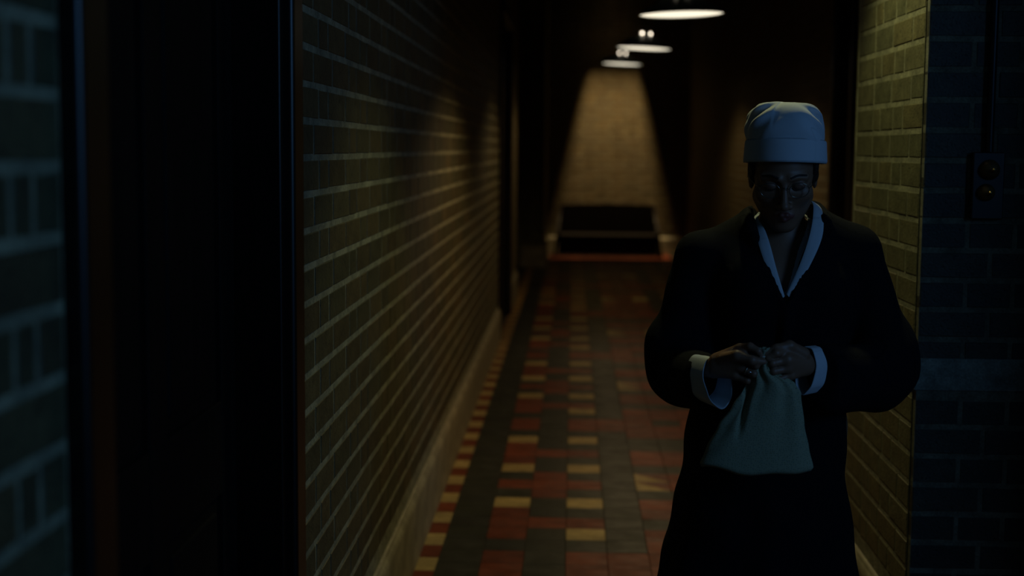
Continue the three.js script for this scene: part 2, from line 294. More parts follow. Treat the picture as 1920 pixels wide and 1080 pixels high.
// hall window, right of the camera, from which the blue night light comes
{
  const t = thing('window_1', 'tall hall window with frosted panes lit blue by the night, right of the camera', 'window', [3.6, 0, 0.3], -Math.PI / 2, null, 'structure');
  const x0 = -0.75, x1 = 0.75, y0 = 1.75, y1 = 3.55, f = 0.07;
  for (const [a, b, c, d] of [[x0 - f, x0, y0 - f, y1 + f], [x1, x1 + f, y0 - f, y1 + f], [x0, x1, y0 - f, y0], [x0, x1, y1, y1 + f], [-0.02, 0.02, y0, y1]]) part(t, 'window_frame', box(a, b, c, d, -0.06, 0.05, 0.006), woodMat);
  for (const y of [2.35, 2.95]) part(t, 'glazing_bar', box(x0, x1, y - 0.012, y + 0.012, -0.04, 0.01), woodMat);
  const pane = new THREE.MeshStandardMaterial({ color: C(0.2, 0.25, 0.3), roughness: 0.6, emissive: C(...MOON.color), emissiveIntensity: 0.35 });
  for (const [a, b] of [[x0, -0.02], [0.02, x1]]) for (const [c, d] of [[y0, 2.34], [2.36, 2.94], [2.96, y1]]) part(t, 'window_pane', box(a, b, c, d, -0.03, -0.022), pane);
  const l = new THREE.RectAreaLight(C(...MOON.color), MOON.level, x1 - x0, y1 - y0); l.position.set(0, (y0 + y1) / 2, 0.055); l.rotation.y = Math.PI; t.add(l);
}
plain('wall_right', 'plain plastered wall of the hall with the window in it, right of the camera', merge([box(3.6, 3.8, 0, 1.68, -3.82, 3.0), box(3.6, 3.8, 3.62, H, -3.82, 3.0), box(3.6, 3.8, 1.68, 3.62, -3.82, -0.53), box(3.6, 3.8, 1.68, 3.62, 1.13, 3.0), box(3.66, 3.8, 1.68, 3.62, -0.53, 1.13)]), plasterMat);
{ // unseen cupboard added to shade the right-hand wall from the window
  const t = thing('added_cupboard', 'unseen cupboard added to keep window light off the right-hand wall', 'cupboard', [2.1, 0, -2.95], 0);
  part(t, 'carcass', box(-0.28, 0.28, 0.06, 2.9, -0.3, 0.3, 0.006), woodMat); part(t, 'plinth', box(-0.26, 0.26, 0, 0.06, -0.28, 0.28), woodMat);
  for (const z of [-0.15, 0.15]) { const d = part(t, 'cupboard_door', box(-0.302, -0.281, 0.1, 2.84, z - 0.145, z + 0.145, 0.004), doorMat); part(d, 'handle', box(-0.325, -0.302, 1.2, 1.34, z - Math.sign(z) * 0.11 - 0.008, z - Math.sign(z) * 0.11 + 0.008, 0.003), ironMat); }
  part(t, 'cornice', box(-0.31, 0.3, 2.9, 2.96, -0.32, 0.32, 0.01), woodMat);
}

// ---------------------------------------------------------------- lamps
function pendant([x, y, d, cd, tilt, turn, label, half = 75.5, tint = WARM]) {
  const t = thing('pendant_lamp', label, 'lamp', [x, y, -d], 0, 'pendant lamps in a row down the corridor');
  const q = new THREE.Euler(0, turn, THREE.MathUtils.degToRad(tilt), 'ZYX');
  const lean = m => { m.rotation.copy(q); return m; };
  const prof = [[0.045, 0.088], [0.075, 0.078], [0.13, 0.048], [0.185, 0.016], [0.2, 0.004], [0.203, 0.0], [0.2, -0.004], [0.196, 0.0], [0.18, 0.011], [0.125, 0.042], [0.072, 0.072], [0.04, 0.082]].map(p => new THREE.Vector2(...p));
  lean(part(t, 'lamp_shade', new THREE.LatheGeometry(prof, 64), enamelMat));
  lean(part(t, 'gallery', new THREE.LatheGeometry([[0.045, 0.084], [0.05, 0.088], [0.046, 0.094], [0.046, 0.112], [0.05, 0.116], [0.036, 0.128], [0.02, 0.15], [0.0, 0.155]].map(p => new THREE.Vector2(...p)), 40), galleryMat));
  const glowMat = new THREE.MeshStandardMaterial({ color: C(0.5, 0.5, 0.45), roughness: 0.4, emissive: C(...GLOW), emissiveIntensity: 1.0 });
  lean(part(t, 'lamp_diffuser', new THREE.LatheGeometry([[0, -0.002], [0.1, -0.001], [0.19, 0.002], [0.196, 0.004], [0.19, 0.008], [0, 0.01]].map(p => new THREE.Vector2(...p)), 56), glowMat, 'glowing cream underside'));
  const hole = new THREE.MeshStandardMaterial({ color: C(0.5, 0.5, 0.45), roughness: 0.4, emissive: C(1, 0.85, 0.66), emissiveIntensity: 6 });
  for (const s of [-1, 1]) { const v = lean(part(t, 'lamp_vent_glow', new THREE.SphereGeometry(0.009, 12, 8), hole, 'small bright vent hole')); v.position.set(s * 0.031, 0.103, 0.033).applyEuler(q); }
  part(t, 'cord', new THREE.CylinderGeometry(0.004, 0.004, H - y - 0.15, 8).translate(0, 0.15 + (H - y - 0.15) / 2, 0), cordMat);
  part(t, 'ceiling_rose', new THREE.LatheGeometry([[0.05, 0], [0.05, -0.01], [0.03, -0.03], [0, -0.035]].map(p => new THREE.Vector2(...p)), 24).translate(0, H - y, 0), galleryMat);
  const l = new THREE.SpotLight(C(...tint), cd, 0, THREE.MathUtils.degToRad(half), 0.26, 2); l.position.set(0, -0.03, 0); l.target.position.set(0, -2, 0); l.castShadow = true; l.shadow.radius = 2.5; t.add(l, l.target);
  return t;
}
for (const a of LAMPS) pendant(a);
{ // square metal hood under the ceiling: its sides and its lip cut the beam on the end wall
  const t = thing('spot_lamp', 'deep square metal hood under the ceiling above the bench, lighting the end wall', 'lamp', [0.56, 4.36, -END + 0.4]);
  const b = 0.4, a = 0.08, c = 0.08, e = 0.026;
  part(t, 'lamp_hood', merge([box(-a - 0.02, -a, -b, 0.1, -c - 0.02, e + 0.02), box(a, a + 0.02, -b, 0.1, -c - 0.02, e + 0.02), box(-a, a, -b, 0.1, -c - 0.02, -c), box(-a, a, -b, 0.1, e, e + 0.02), box(-a, a, 0.08, 0.1, -c, e)]), matteBlackMat);
  part(t, 'lamp_bulb', new THREE.SphereGeometry(0.03, 16, 12).translate(0, 0.036, 0), new THREE.MeshStandardMaterial({ color: C(0.5, 0.5, 0.5), emissive: C(...GLOW), emissiveIntensity: 1 }));
  part(t, 'hanger', new THREE.CylinderGeometry(0.012, 0.012, 0.34, 10).translate(0, 0.27, 0), ironMat);
  const l = new THREE.SpotLight(C(...WARM), END_SPOT, 0, 0.5, 0.2, 2); l.position.set(0, 0, 0); l.target.position.set(0, -2, 0); l.castShadow = true; l.shadow.radius = 1.0; t.add(l, l.target);
}

// ---------------------------------------------------------------- bench, switch, conduit
{
  const t = thing('bench', 'dark wooden high-backed bench standing against the lit end wall', 'bench', [0.5, 0, -20.15]);
  const back = new THREE.Shape(); back.moveTo(-0.7, 0.3); back.lineTo(0.7, 0.3); back.lineTo(0.64, 0.72); back.quadraticCurveTo(0.3, 0.735, 0.12, 0.73); back.quadraticCurveTo(0, 0.75, -0.12, 0.73); back.quadraticCurveTo(-0.3, 0.735, -0.64, 0.72); back.closePath();
  part(t, 'backrest', new THREE.ExtrudeGeometry(back, { depth: 0.03, bevelEnabled: true, bevelSize: 0.006, bevelThickness: 0.006, bevelSegments: 2 }).translate(0, 0, -0.25), benchMat);
  part(t, 'seat', box(-0.7, 0.7, 0.28, 0.32, -0.22, 0.2, 0.012), benchMat);
  part(t, 'front_panel', box(-0.7, 0.7, 0.03, 0.28, 0.12, 0.15, 0.004), benchMat);
  for (const s of [-1, 1]) {
    const e = new THREE.Shape(); e.moveTo(-0.25, 0); e.lineTo(0.22, 0); e.lineTo(0.21, 0.34); e.quadraticCurveTo(0.18, 0.42, 0.08, 0.44); e.quadraticCurveTo(-0.1, 0.48, -0.17, 0.7); e.lineTo(-0.25, 0.72); e.closePath();
    const g = new THREE.ExtrudeGeometry(e, { depth: 0.035, bevelEnabled: true, bevelSize: 0.004, bevelThickness: 0.004, bevelSegments: 1 }).rotateY(-Math.PI / 2); g.translate(0.018, 0, 0);
    g.applyMatrix4(new THREE.Matrix4().set(1, -s * 0.12, 0, s * 0.75, 0, 1, 0, 0, 0, 0, 1, 0, 0, 0, 0, 1)); g.computeVertexNormals();
    part(t, 'bench_end', g, benchMat);
  }
}
{
  const t = thing('light_switch', 'dark switch block with two round domed switches on the right-hand brick wall', 'switch', [1.068, 1.35, -DP]);
  t.position.x = 1.098;
  part(t, 'backing_board', box(-0.042, 0.042, 0, 0.178, 0, 0.022, 0.004), woodMat);
  for (const [y, r, x] of [[0.132, 0.027, 0.002], [0.072, 0.023, -0.005]]) {
    const d = part(t, 'switch_dome', new THREE.LatheGeometry([[0, 0.03], [r * 0.5, 0.026], [r * 0.85, 0.016], [r, 0.004], [r, 0]].map(p => new THREE.Vector2(...p)), 28).rotateX(Math.PI / 2), bakeliteMat, 'round domed switch'); d.position.set(x, y, 0.022);
    part(d, 'toggle', new THREE.CapsuleGeometry(0.004, 0.014, 4, 8).rotateX(Math.PI / 2.6).translate(0, -0.002, 0.034), brassMat);
  }
  const c = thing('conduit', 'thin dark metal pipe running up the right-hand brick wall from the switch', 'pipe', [1.1, 1.529, -DP + 0.012]);
  part(c, 'pipe', new THREE.CylinderGeometry(0.011, 0.011, H - 1.529, 16).translate(0, (H - 1.529) / 2, 0), ironMat);
  for (const y of [0.75, 1.7]) part(c, 'saddle_clip', box(-0.026, 0.026, y, y + 0.016, -0.012, 0.013, 0.003), ironMat);
}
// ---------------------------------------------------------------- shapes from distance fields
const len3 = (x, y, z) => Math.sqrt(x * x + y * y + z * z);
const ell = (c, r) => (x, y, z) => { const a = (x - c[0]) / r[0], b = (y - c[1]) / r[1], d = (z - c[2]) / r[2], k0 = len3(a, b, d), k1 = len3(a / r[0], b / r[1], d / r[2]); return k1 < 1e-9 ? -Math.min(...r) : k0 * (k0 - 1) / k1; };
const cap = (a, b, ra, rb = ra) => { const bx = b[0] - a[0], by = b[1] - a[1], bz = b[2] - a[2], l2 = bx * bx + by * by + bz * bz || 1e-9; return (x, y, z) => { const px = x - a[0], py = y - a[1], pz = z - a[2], t = Math.max(0, Math.min(1, (px * bx + py * by + pz * bz) / l2)); return len3(px - bx * t, py - by * t, pz - bz * t) - (ra + (rb - ra) * t); }; };
const smin = (a, b, k) => { const h = Math.max(k - Math.abs(a - b), 0) / k; return Math.min(a, b) - h * h * k * 0.25; };
const smax = (a, b, k) => -smin(-a, -b, k);
const join = (k, ...f) => (x, y, z) => { let d = f[0](x, y, z); for (let i = 1; i < f.length; i++) d = smin(d, f[i](x, y, z), k); return d; };
const chain = (pts, rs, k = 0.006) => join(k, ...pts.slice(1).map((p, i) => cap(pts[i], p, rs[i], rs[i + 1])));
function fieldMesh(f, lo, hi, cell) {                               // surface nets
  const nx = Math.ceil((hi[0] - lo[0]) / cell) + 1, ny = Math.ceil((hi[1] - lo[1]) / cell) + 1, nz = Math.ceil((hi[2] - lo[2]) / cell) + 1;
  const v = new Float32Array(nx * ny * nz), at = (i, j, k) => (k * ny + j) * nx + i;
  for (let k = 0; k < nz; k++) for (let j = 0; j < ny; j++) for (let i = 0; i < nx; i++) v[at(i, j, k)] = f(lo[0] + i * cell, lo[1] + j * cell, lo[2] + k * cell);
  const id = new Int32Array(nx * ny * nz).fill(-1), pos = [], idx = [];
  for (let k = 0; k < nz - 1; k++) for (let j = 0; j < ny - 1; j++) for (let i = 0; i < nx - 1; i++) {
    let m = 0; for (let c = 0; c < 8; c++) if (v[at(i + (c & 1), j + ((c >> 1) & 1), k + (c >> 2))] < 0) m |= 1 << c;
    if (m === 0 || m === 255) continue;
    let sx = 0, sy = 0, sz = 0, n = 0;
    for (let a = 0; a < 8; a++) for (const b of [a | 1, a | 2, a | 4]) if (b !== a && ((m >> a) & 1) !== ((m >> b) & 1)) {
      const va = v[at(i + (a & 1), j + ((a >> 1) & 1), k + (a >> 2))], vb = v[at(i + (b & 1), j + ((b >> 1) & 1), k + (b >> 2))], t = va / (va - vb);
      sx += (a & 1) + t * ((b & 1) - (a & 1)); sy += ((a >> 1) & 1) + t * (((b >> 1) & 1) - ((a >> 1) & 1)); sz += (a >> 2) + t * ((b >> 2) - (a >> 2)); n++;
    }
    id[at(i, j, k)] = pos.length / 3; pos.push(lo[0] + (i + sx / n) * cell, lo[1] + (j + sy / n) * cell, lo[2] + (k + sz / n) * cell);
  }
  const quad = (a, b, c, d, flip) => { if (a < 0 || b < 0 || c < 0 || d < 0) return; if (flip) idx.push(a, c, b, a, d, c); else idx.push(a, b, c, a, c, d); };
  for (let k = 1; k < nz - 1; k++) for (let j = 1; j < ny - 1; j++) for (let i = 1; i < nx - 1; i++) {
    const s = v[at(i, j, k)] < 0;
    if (s !== v[at(i + 1, j, k)] < 0) quad(id[at(i, j - 1, k - 1)], id[at(i, j, k - 1)], id[at(i, j, k)], id[at(i, j - 1, k)], !s);
    if (s !== v[at(i, j + 1, k)] < 0) quad(id[at(i - 1, j, k - 1)], id[at(i - 1, j, k)], id[at(i, j, k)], id[at(i, j, k - 1)], !s);
    if (s !== v[at(i, j, k + 1)] < 0) quad(id[at(i - 1, j - 1, k)], id[at(i, j - 1, k)], id[at(i, j, k)], id[at(i - 1, j, k)], !s);
  }
  const nrm = new Float32Array(pos.length), e = cell * 0.4;
  for (let i = 0; i < pos.length; i += 3) {
    const [x, y, z] = [pos[i], pos[i + 1], pos[i + 2]], gx = f(x + e, y, z) - f(x - e, y, z), gy = f(x, y + e, z) - f(x, y - e, z), gz = f(x, y, z + e) - f(x, y, z - e), l = len3(gx, gy, gz) || 1;
    nrm[i] = gx / l; nrm[i + 1] = gy / l; nrm[i + 2] = gz / l;
  }
  const g = new THREE.BufferGeometry(); g.setAttribute('position', new THREE.Float32BufferAttribute(pos, 3)); g.setAttribute('normal', new THREE.BufferAttribute(nrm, 3)); g.setIndex(idx); return boxUV(g);
}
function paint(g, fn) { const p = g.attributes.position, c = new Float32Array(p.count * 3); for (let i = 0; i < p.count; i++) c.set(fn(p.getX(i), p.getY(i), p.getZ(i)), 3 * i); g.setAttribute('color', new THREE.BufferAttribute(c, 3)); return g; }

// ---------------------------------------------------------------- the woman: feet at the origin, facing +z
{
  const woman = thing('person', 'woman in black coat, white cap and spectacles looking down at the bag she holds', 'person', [0.5, 0, -3.38]);
  const skinMat = S({ color: 0xffffff, vertexColors: true, roughness: 0.5, bumpMap: plasterBump, bumpScale: 0.0004 });
  const coatMat = new THREE.MeshPhysicalMaterial({ specularIntensity: 0.3, color: C(0.006, 0.006, 0.008), roughness: 0.95, bumpMap: clothBump, bumpScale: 0.0012 });
  const shirtMat = S({ color: C(0.6, 0.63, 0.68), roughness: 0.9, bumpMap: clothBump, bumpScale: 0.0005 });
  const capMat = S({ color: C(0.6, 0.63, 0.68), roughness: 0.9, bumpMap: clothBump, bumpScale: 0.0006 });
  const hairMat = S({ color: C(0.02, 0.013, 0.01), roughness: 0.6 });
  const wireMat = S({ color: C(0.25, 0.22, 0.18), roughness: 0.25, metalness: 0.9 });

  // head, in its own axes: eyes at y = 0, face towards +z
  const HEAD = new THREE.Matrix4().makeTranslation(-0.008, 1.474, 0.036).multiply(new THREE.Matrix4().makeRotationFromEuler(new THREE.Euler(0.33, -0.1, 0.02, 'YXZ')));
  const lipU = join(0.004, cap([-0.02, -0.0735, 0.079], [-0.006, -0.0695, 0.0885], 0.0035, 0.005), cap([-0.006, -0.0695, 0.0885], [0.006, -0.0695, 0.0885], 0.005), cap([0.006, -0.0695, 0.0885], [0.02, -0.0735, 0.079], 0.005, 0.0035));
  const lipL = join(0.004, cap([-0.019, -0.0755, 0.079], [0, -0.079, 0.0885], 0.0035, 0.0062), cap([0, -0.079, 0.0885], [0.019, -0.0755, 0.079], 0.0062, 0.0035));
  const lids = join(0.002, ell([-0.031, 0.0, 0.0735], [0.0155, 0.0125, 0.0125]), ell([0.031, 0.0, 0.0735], [0.0155, 0.0125, 0.0125]));
  const headField = (() => {
    const cran = ell([0, 0.035, -0.012], [0.0735, 0.086, 0.094]), face = ell([0, -0.028, 0.026], [0.06, 0.084, 0.06]);
    const jaw = join(0.02, cap([-0.049, -0.055, 0.0], [-0.012, -0.1, 0.06], 0.021, 0.017), cap([0.049, -0.055, 0.0], [0.012, -0.1, 0.06], 0.021, 0.017), ell([0, -0.101, 0.066], [0.018, 0.014, 0.014]));
    const cheek = join(0.02, ell([-0.041, -0.026, 0.058], [0.024, 0.02, 0.02]), ell([0.041, -0.026, 0.058], [0.024, 0.02, 0.02]));
    const brow = join(0.01, cap([-0.047, 0.016, 0.066], [-0.014, 0.018, 0.083], 0.0085, 0.009), cap([0.047, 0.016, 0.066], [0.014, 0.018, 0.083], 0.0085, 0.009));
    const nose = join(0.006, cap([0, 0.012, 0.082], [0, -0.04, 0.104], 0.0066, 0.0088), ell([0, -0.0425, 0.1055], [0.0105, 0.0095, 0.0105]), ell([-0.0125, -0.046, 0.094], [0.0075, 0.0072, 0.009]), ell([0.0125, -0.046, 0.094], [0.0075, 0.0072, 0.009]));
    const mouth = ell([0, -0.073, 0.07], [0.026, 0.019, 0.017]);
    const socket = join(0.004, ell([-0.031, 0.001, 0.092], [0.019, 0.0115, 0.016]), ell([0.031, 0.001, 0.092], [0.019, 0.0115, 0.016]));
    const nostril = join(0.001, ell([-0.006, -0.053, 0.099], [0.0036, 0.003, 0.005]), ell([0.006, -0.053, 0.099], [0.0036, 0.003, 0.005]));
    const ears = [-1, 1].map(s => { const o = ell([s * 0.0735, -0.012, -0.012], [0.0075, 0.028, 0.017]), h = ell([s * 0.08, -0.01, -0.006], [0.005, 0.018, 0.008]); return (x, y, z) => smax(o(x, y, z), -h(x, y, z), 0.004); });
    return (x, y, z) => {
      let d = smin(cran(x, y, z), face(x, y, z), 0.03); d = smin(d, jaw(x, y, z), 0.024); d = smin(d, cheek(x, y, z), 0.022); d = smin(d, brow(x, y, z), 0.012);
      d = smin(d, mouth(x, y, z), 0.014); d = smax(d, -socket(x, y, z), 0.012); d = smin(d, lids(x, y, z), 0.003); d = smin(d, nose(x, y, z), 0.009);
      d = smin(d, lipU(x, y, z), 0.003); d = smin(d, lipL(x, y, z), 0.003); d = smax(d, -nostril(x, y, z), 0.002);
      return smin(smin(d, ears[0](x, y, z), 0.006), ears[1](x, y, z), 0.006);
    };
  })();
  const SKIN = [0.25, 0.12, 0.07];
  const head = paint(fieldMesh(headField, [-0.1, -0.135, -0.12], [0.1, 0.135, 0.125], 0.0026), (x, y, z) => {
    if (z > 0.06 && Math.min(lipU(x, y, z), lipL(x, y, z)) < 0.0018) return [0.19, 0.06, 0.045];
    if (z > 0.06 && lids(x, y, z) < 0.002) return [0.23, 0.108, 0.068];
    return SKIN;
  }).applyMatrix4(HEAD);

  // hands: bent fingers of unequal length, thumb from the side of the palm
  const hand = (w, mcp, fingers, thumb) => {
    const f = [chain([[w[0] * 1, w[1], w[2]], mcp[1]], [0.021, 0.016], 0.012), ...mcp.map((m, i) => cap([w[0] + (m[0] - w[0]) * 0.12, w[1] + (m[1] - w[1]) * 0.45, w[2] + (m[2] - w[2]) * 0.3], m, 0.0135, i === 0 || i === 3 ? 0.0098 : 0.0105))];
    const palm = join(0.012, ...f), fs = fingers.map((p, i) => chain([mcp[i], ...p], [[0.0094, 0.0088, 0.0078, 0.0066], [0.0096, 0.009, 0.008, 0.0068], [0.0092, 0.0085, 0.0076, 0.0065], [0.0082, 0.0074, 0.0067, 0.0058]][i], 0.003)), th = chain(thumb, [0.0145, 0.0118, 0.0098, 0.0074], 0.006);
    return (x, y, z) => { let d = palm(x, y, z), e = 1; for (const q of fs) e = smin(e, q(x, y, z), 0.0016); d = smin(d, e, 0.006); return smin(d, th(x, y, z), 0.005); };
  };
  const WR = [-0.186, 1.048, 0.272], WL = [0.022, 1.056, 0.258];
  const handR = hand(WR, [[-0.132, 1.098, 0.302], [-0.128, 1.079, 0.317], [-0.132, 1.058, 0.318], [-0.141, 1.039, 0.31]], [
    [[-0.112, 1.105, 0.322], [-0.095, 1.096, 0.33], [-0.084, 1.083, 0.326]],
    [[-0.1, 1.066, 0.336], [-0.096, 1.06, 0.314], [-0.11, 1.062, 0.3]],
    [[-0.104, 1.047, 0.334], [-0.1, 1.041, 0.312], [-0.115, 1.044, 0.298]],
    [[-0.116, 1.03, 0.323], [-0.111, 1.024, 0.305], [-0.124, 1.028, 0.293]]],
    [[-0.166, 1.072, 0.3], [-0.14, 1.085, 0.33], [-0.11, 1.078, 0.345], [-0.084, 1.074, 0.336]]);
  const handL = hand(WL, [[-0.024, 1.094, 0.302], [-0.031, 1.076, 0.316], [-0.028, 1.057, 0.316], [-0.02, 1.04, 0.308]], [
    [[-0.056, 1.092, 0.33], [-0.073, 1.081, 0.328], [-0.081, 1.071, 0.32]],
    [[-0.064, 1.07, 0.331], [-0.068, 1.064, 0.309], [-0.054, 1.064, 0.296]],
    [[-0.06, 1.052, 0.328], [-0.062, 1.046, 0.307], [-0.048, 1.047, 0.295]],
    [[-0.047, 1.034, 0.319], [-0.048, 1.03, 0.3], [-0.036, 1.031, 0.29]]],
    [[0.01, 1.085, 0.285], [-0.024, 1.105, 0.305], [-0.055, 1.1, 0.318], [-0.079, 1.089, 0.322]]);
  const bodyField = (() => {
    const k = 0.05, torso = join(k, ell([0, 0.9, -0.02], [0.158, 0.13, 0.105]), ell([0, 1.05, -0.02], [0.122, 0.15, 0.088]), ell([0, 1.2, -0.02], [0.142, 0.14, 0.098]), cap([-0.15, 1.295, -0.03], [0.15, 1.305, -0.03], 0.046), ell([-0.06, 1.19, 0.045], [0.055, 0.058, 0.045]), ell([0.06, 1.19, 0.045], [0.055, 0.058, 0.045]));
    const neck = join(0.03, cap([0, 1.27, -0.035], [-0.004, 1.43, 0.012], 0.054, 0.05), cap([-0.004, 1.33, -0.045], [-0.12, 1.3, -0.04], 0.04, 0.035), cap([0.004, 1.33, -0.045], [0.12, 1.31, -0.04], 0.04, 0.035));
    const limbs = [chain([[-0.17, 1.285, -0.03], [-0.238, 1.02, 0.02], WR], [0.045, 0.034, 0.021], 0.02), chain([[0.17, 1.295, -0.03], [0.235, 1.025, 0.03], WL], [0.045, 0.034, 0.021], 0.02), chain([[-0.085, 0.86, -0.02], [-0.09, 0.47, -0.01], [-0.092, 0.09, -0.04]], [0.085, 0.054, 0.034], 0.03), chain([[0.085, 0.86, -0.02], [0.088, 0.47, 0.02], [0.092, 0.09, -0.01]], [0.085, 0.054, 0.034], 0.03), chain([[-0.092, 0.08, -0.05], [-0.1, 0.03, 0.11]], [0.034, 0.024]), chain([[0.092, 0.08, -0.02], [0.105, 0.03, 0.14]], [0.034, 0.024])];
    return (x, y, z) => { let d = torso(x, y, z); d = smin(d, neck(x, y, z), 0.03); for (const l of limbs) d = smin(d, l(x, y, z), 0.025); return d; };
  })();
  const plainSkin = g => paint(g, () => SKIN);
  const body = plainSkin(fieldMesh(bodyField, [-0.32, -0.01, -0.17], [0.32, 1.47, 0.3], 0.011));
  const hr = plainSkin(fieldMesh(handR, [-0.215, 1.0, 0.235], [-0.062, 1.13, 0.365], 0.0026)), hl = plainSkin(fieldMesh(handL, [-0.1, 1.0, 0.225], [0.075, 1.13, 0.35], 0.0026));
  part(woman, 'body', merge([body, head, hr, hl]), skinMat, 'pale skin of the bowed face, throat and hands');

  // face details that lie on the skin
  const onHead = (name, g, m, l) => part(woman, name, g.applyMatrix4(HEAD), m, l);
  for (const s of [-1, 1]) {
    onHead('eyebrow', merge([cap3([[s * 0.014, 0.0215, 0.0915], [s * 0.03, 0.0265, 0.0855], [s * 0.05, 0.021, 0.0705]], 0.0026)]), hairMat, 'dark eyebrow');
    onHead('eyelashes', cap3([[s * 0.017, -0.0045, 0.0815], [s * 0.025, -0.0082, 0.0845], [s * 0.034, -0.0082, 0.0845], [s * 0.046, -0.0035, 0.0785]], 0.0012), hairMat, 'dark lowered lashes');
  }
  function cap3(pts, r) { return tube(pts, r, 20, 6); }
  // hair under the cap and at the nape
  const hair = (() => { const o = ell([0, 0.034, -0.014], [0.0795, 0.09, 0.1]), i = ell([0, 0.03, -0.006], [0.0725, 0.086, 0.092]), over = join(0.01, ell([-0.07, 0.012, -0.014], [0.0125, 0.04, 0.036]), ell([0.07, 0.012, -0.014], [0.0125, 0.04, 0.036])), bun = ell([0, -0.03, -0.098], [0.034, 0.03, 0.026]), lock = join(0.01, cap([-0.0745, 0.05, 0.026], [-0.0705, 0.012, 0.03], 0.009, 0.004), cap([0.0745, 0.05, 0.026], [0.0705, 0.012, 0.03], 0.009, 0.004));
    return (x, y, z) => { let d = smax(o(x, y, z), -i(x, y, z), 0.004); d = smax(d, z - 0.03 + Math.max(0, -y) * 0.5, 0.006); d = smax(d, -0.055 - y, 0.01); return Math.min(smin(smin(d, bun(x, y, z), 0.02), lock(x, y, z), 0.008), over(x, y, z) + 0.0001) + 0.0006 * Math.sin(90 * x + 160 * y); }; })();
  onHead('hair', fieldMesh(hair, [-0.095, -0.075, -0.135], [0.095, 0.13, 0.06], 0.004), hairMat, 'dark hair tucked under the cap');
  // spectacles
  {
    const sp = new THREE.Group(); sp.name = 'spectacles'; sp.applyMatrix4(HEAD); woman.add(sp);
    const ring = s => tube(Array.from({ length: 20 }, (_, i) => { const a = i / 20 * Math.PI * 2, x = Math.cos(a) * 0.0225, y = Math.sin(a) * 0.0178; return [s * 0.0325 + x, -0.006 + y, 0.1 - Math.abs(s * 0.0325 + x) * 0.16]; }), 0.00095, 48, 6, true);
    for (const s of [-1, 1]) {
      part(sp, 'rim', ring(s), wireMat);
      part(sp, 'lens', new THREE.CircleGeometry(1, 28).scale(0.0222, 0.0175, 1).rotateY(s * 0.16).translate(s * 0.0325, -0.006, 0.0948), new THREE.MeshPhysicalMaterial({ color: 0xffffff, transmission: 1, thickness: 0, roughness: 0, ior: 1.45 }));
      part(sp, 'temple', tube([[s * 0.055, -0.002, 0.091], [s * 0.0755, 0.004, 0.05], [s * 0.081, 0.004, -0.005], [s * 0.0815, -0.018, -0.028]], 0.0009, 24, 6), wireMat);
    }
    part(sp, 'bridge', tube([[-0.0105, -0.002, 0.0985], [0, 0.0035, 0.1045], [0.0105, -0.002, 0.0985]], 0.0011, 16, 6), wireMat);
  }
  // cap: stiff band, gathered crown
  {
    const c = new THREE.Group(); c.name = 'cap'; c.position.set(-0.004, 1.5, 0.03); c.rotation.set(-0.03, -0.06, -0.012); woman.add(c);
    const band = [], N = 96, rx = 0.0875, rz = 0.108;
    const g1 = new THREE.BufferGeometry(), pos = [], idx = [];
    const prof = [[1.0, 0.046, -0.002], [1.035, 0.0, 0.001], [1.05, -0.001, 0.0035], [1.052, 0.004, 0.005], [1.03, 0.047, 0.004], [1.02, 0.051, 0.003], [1.0, 0.046, -0.002]];
    for (let i = 0; i <= N; i++) for (const [s, y, o] of prof) { const a = i / N * Math.PI * 2, f = Math.cos(a), sx = Math.sin(a); pos.push(sx * (rx * s + o), y + 0.003 * Math.max(0, f) * (y > 0.03 ? 1 : 0), f * (rz * s + o)); }
    const P = prof.length; for (let i = 0; i < N; i++) for (let j = 0; j < P - 1; j++) { const a = i * P + j, b = a + P; idx.push(a, b, a + 1, b, b + 1, a + 1); }
    g1.setAttribute('position', new THREE.Float32BufferAttribute(pos, 3)); g1.setIndex(idx); g1.computeVertexNormals(); boxUV(g1);
    part(c, 'cap_band', g1, capMat, 'smooth stiff white band');
    // crown: puffed cloth with gathers at both front corners
    const pc = [], ic = [], A = 160, B = 40;
    for (let j = 0; j <= B; j++) for (let i = 0; i <= A; i++) {
      const t = j / B, a = i / A * Math.PI * 2 - Math.PI, side = Math.abs(a);
      const gather = Math.exp(-Math.pow((side - 0.95) / 0.42, 2)) + 0.55 * Math.exp(-Math.pow((side - 2.4) / 0.6, 2));
      const rise = Math.min(1, t / 0.62), over = Math.max(0, (t - 0.55) / 0.45);
      const q = Math.max(0, (t - 0.18) / 0.82), front = 0.5 + 0.5 * Math.cos(a);
      const r = 0.99 + 0.05 * Math.sin(Math.PI * Math.min(1, t / 0.45)) * (1 - 0.5 * front);
      const soft = Math.pow(Math.max(0, 1 - Math.pow(q, 3.5 - 1.7 * front)), 0.62);
      const y = 0.04 + 0.026 * Math.min(1, t / 0.18) + 0.074 * Math.sin(q * Math.PI / 2);
      const fold = gather * Math.sin(t * 17 + side * 9 + (a > 0 ? 1.3 : 0)) * 0.011 * Math.sin(Math.PI * Math.min(1, t * 1.1)) * (0.4 + t);
      const lump = 0.006 * Math.sin(a * 3 + 1) * Math.sin(Math.PI * t) + 0.004 * Math.sin(a * 5 - 2 + t * 4) * t * (1 - over);
      const R0 = (r * soft), sx = Math.sin(a), f = Math.cos(a);
      const sq = 1 + 0.06 * Math.pow(Math.abs(Math.sin(2 * a)), 2) * (1 - over);
      const puff = a < 0 ? 0.006 * gather * Math.sin(Math.PI * Math.min(1, t * 1.25)) : 0.002 * gather;
      pc.push(sx * (rx * R0 * sq + (fold + lump + puff) * soft), y + fold * 0.8 * over + (a < -0.5 && a > -1.5 ? 0.004 * Math.sin(Math.PI * t) : 0), f * (rz * R0 * sq + (fold + lump) * soft) - 0.004 * over);
    }
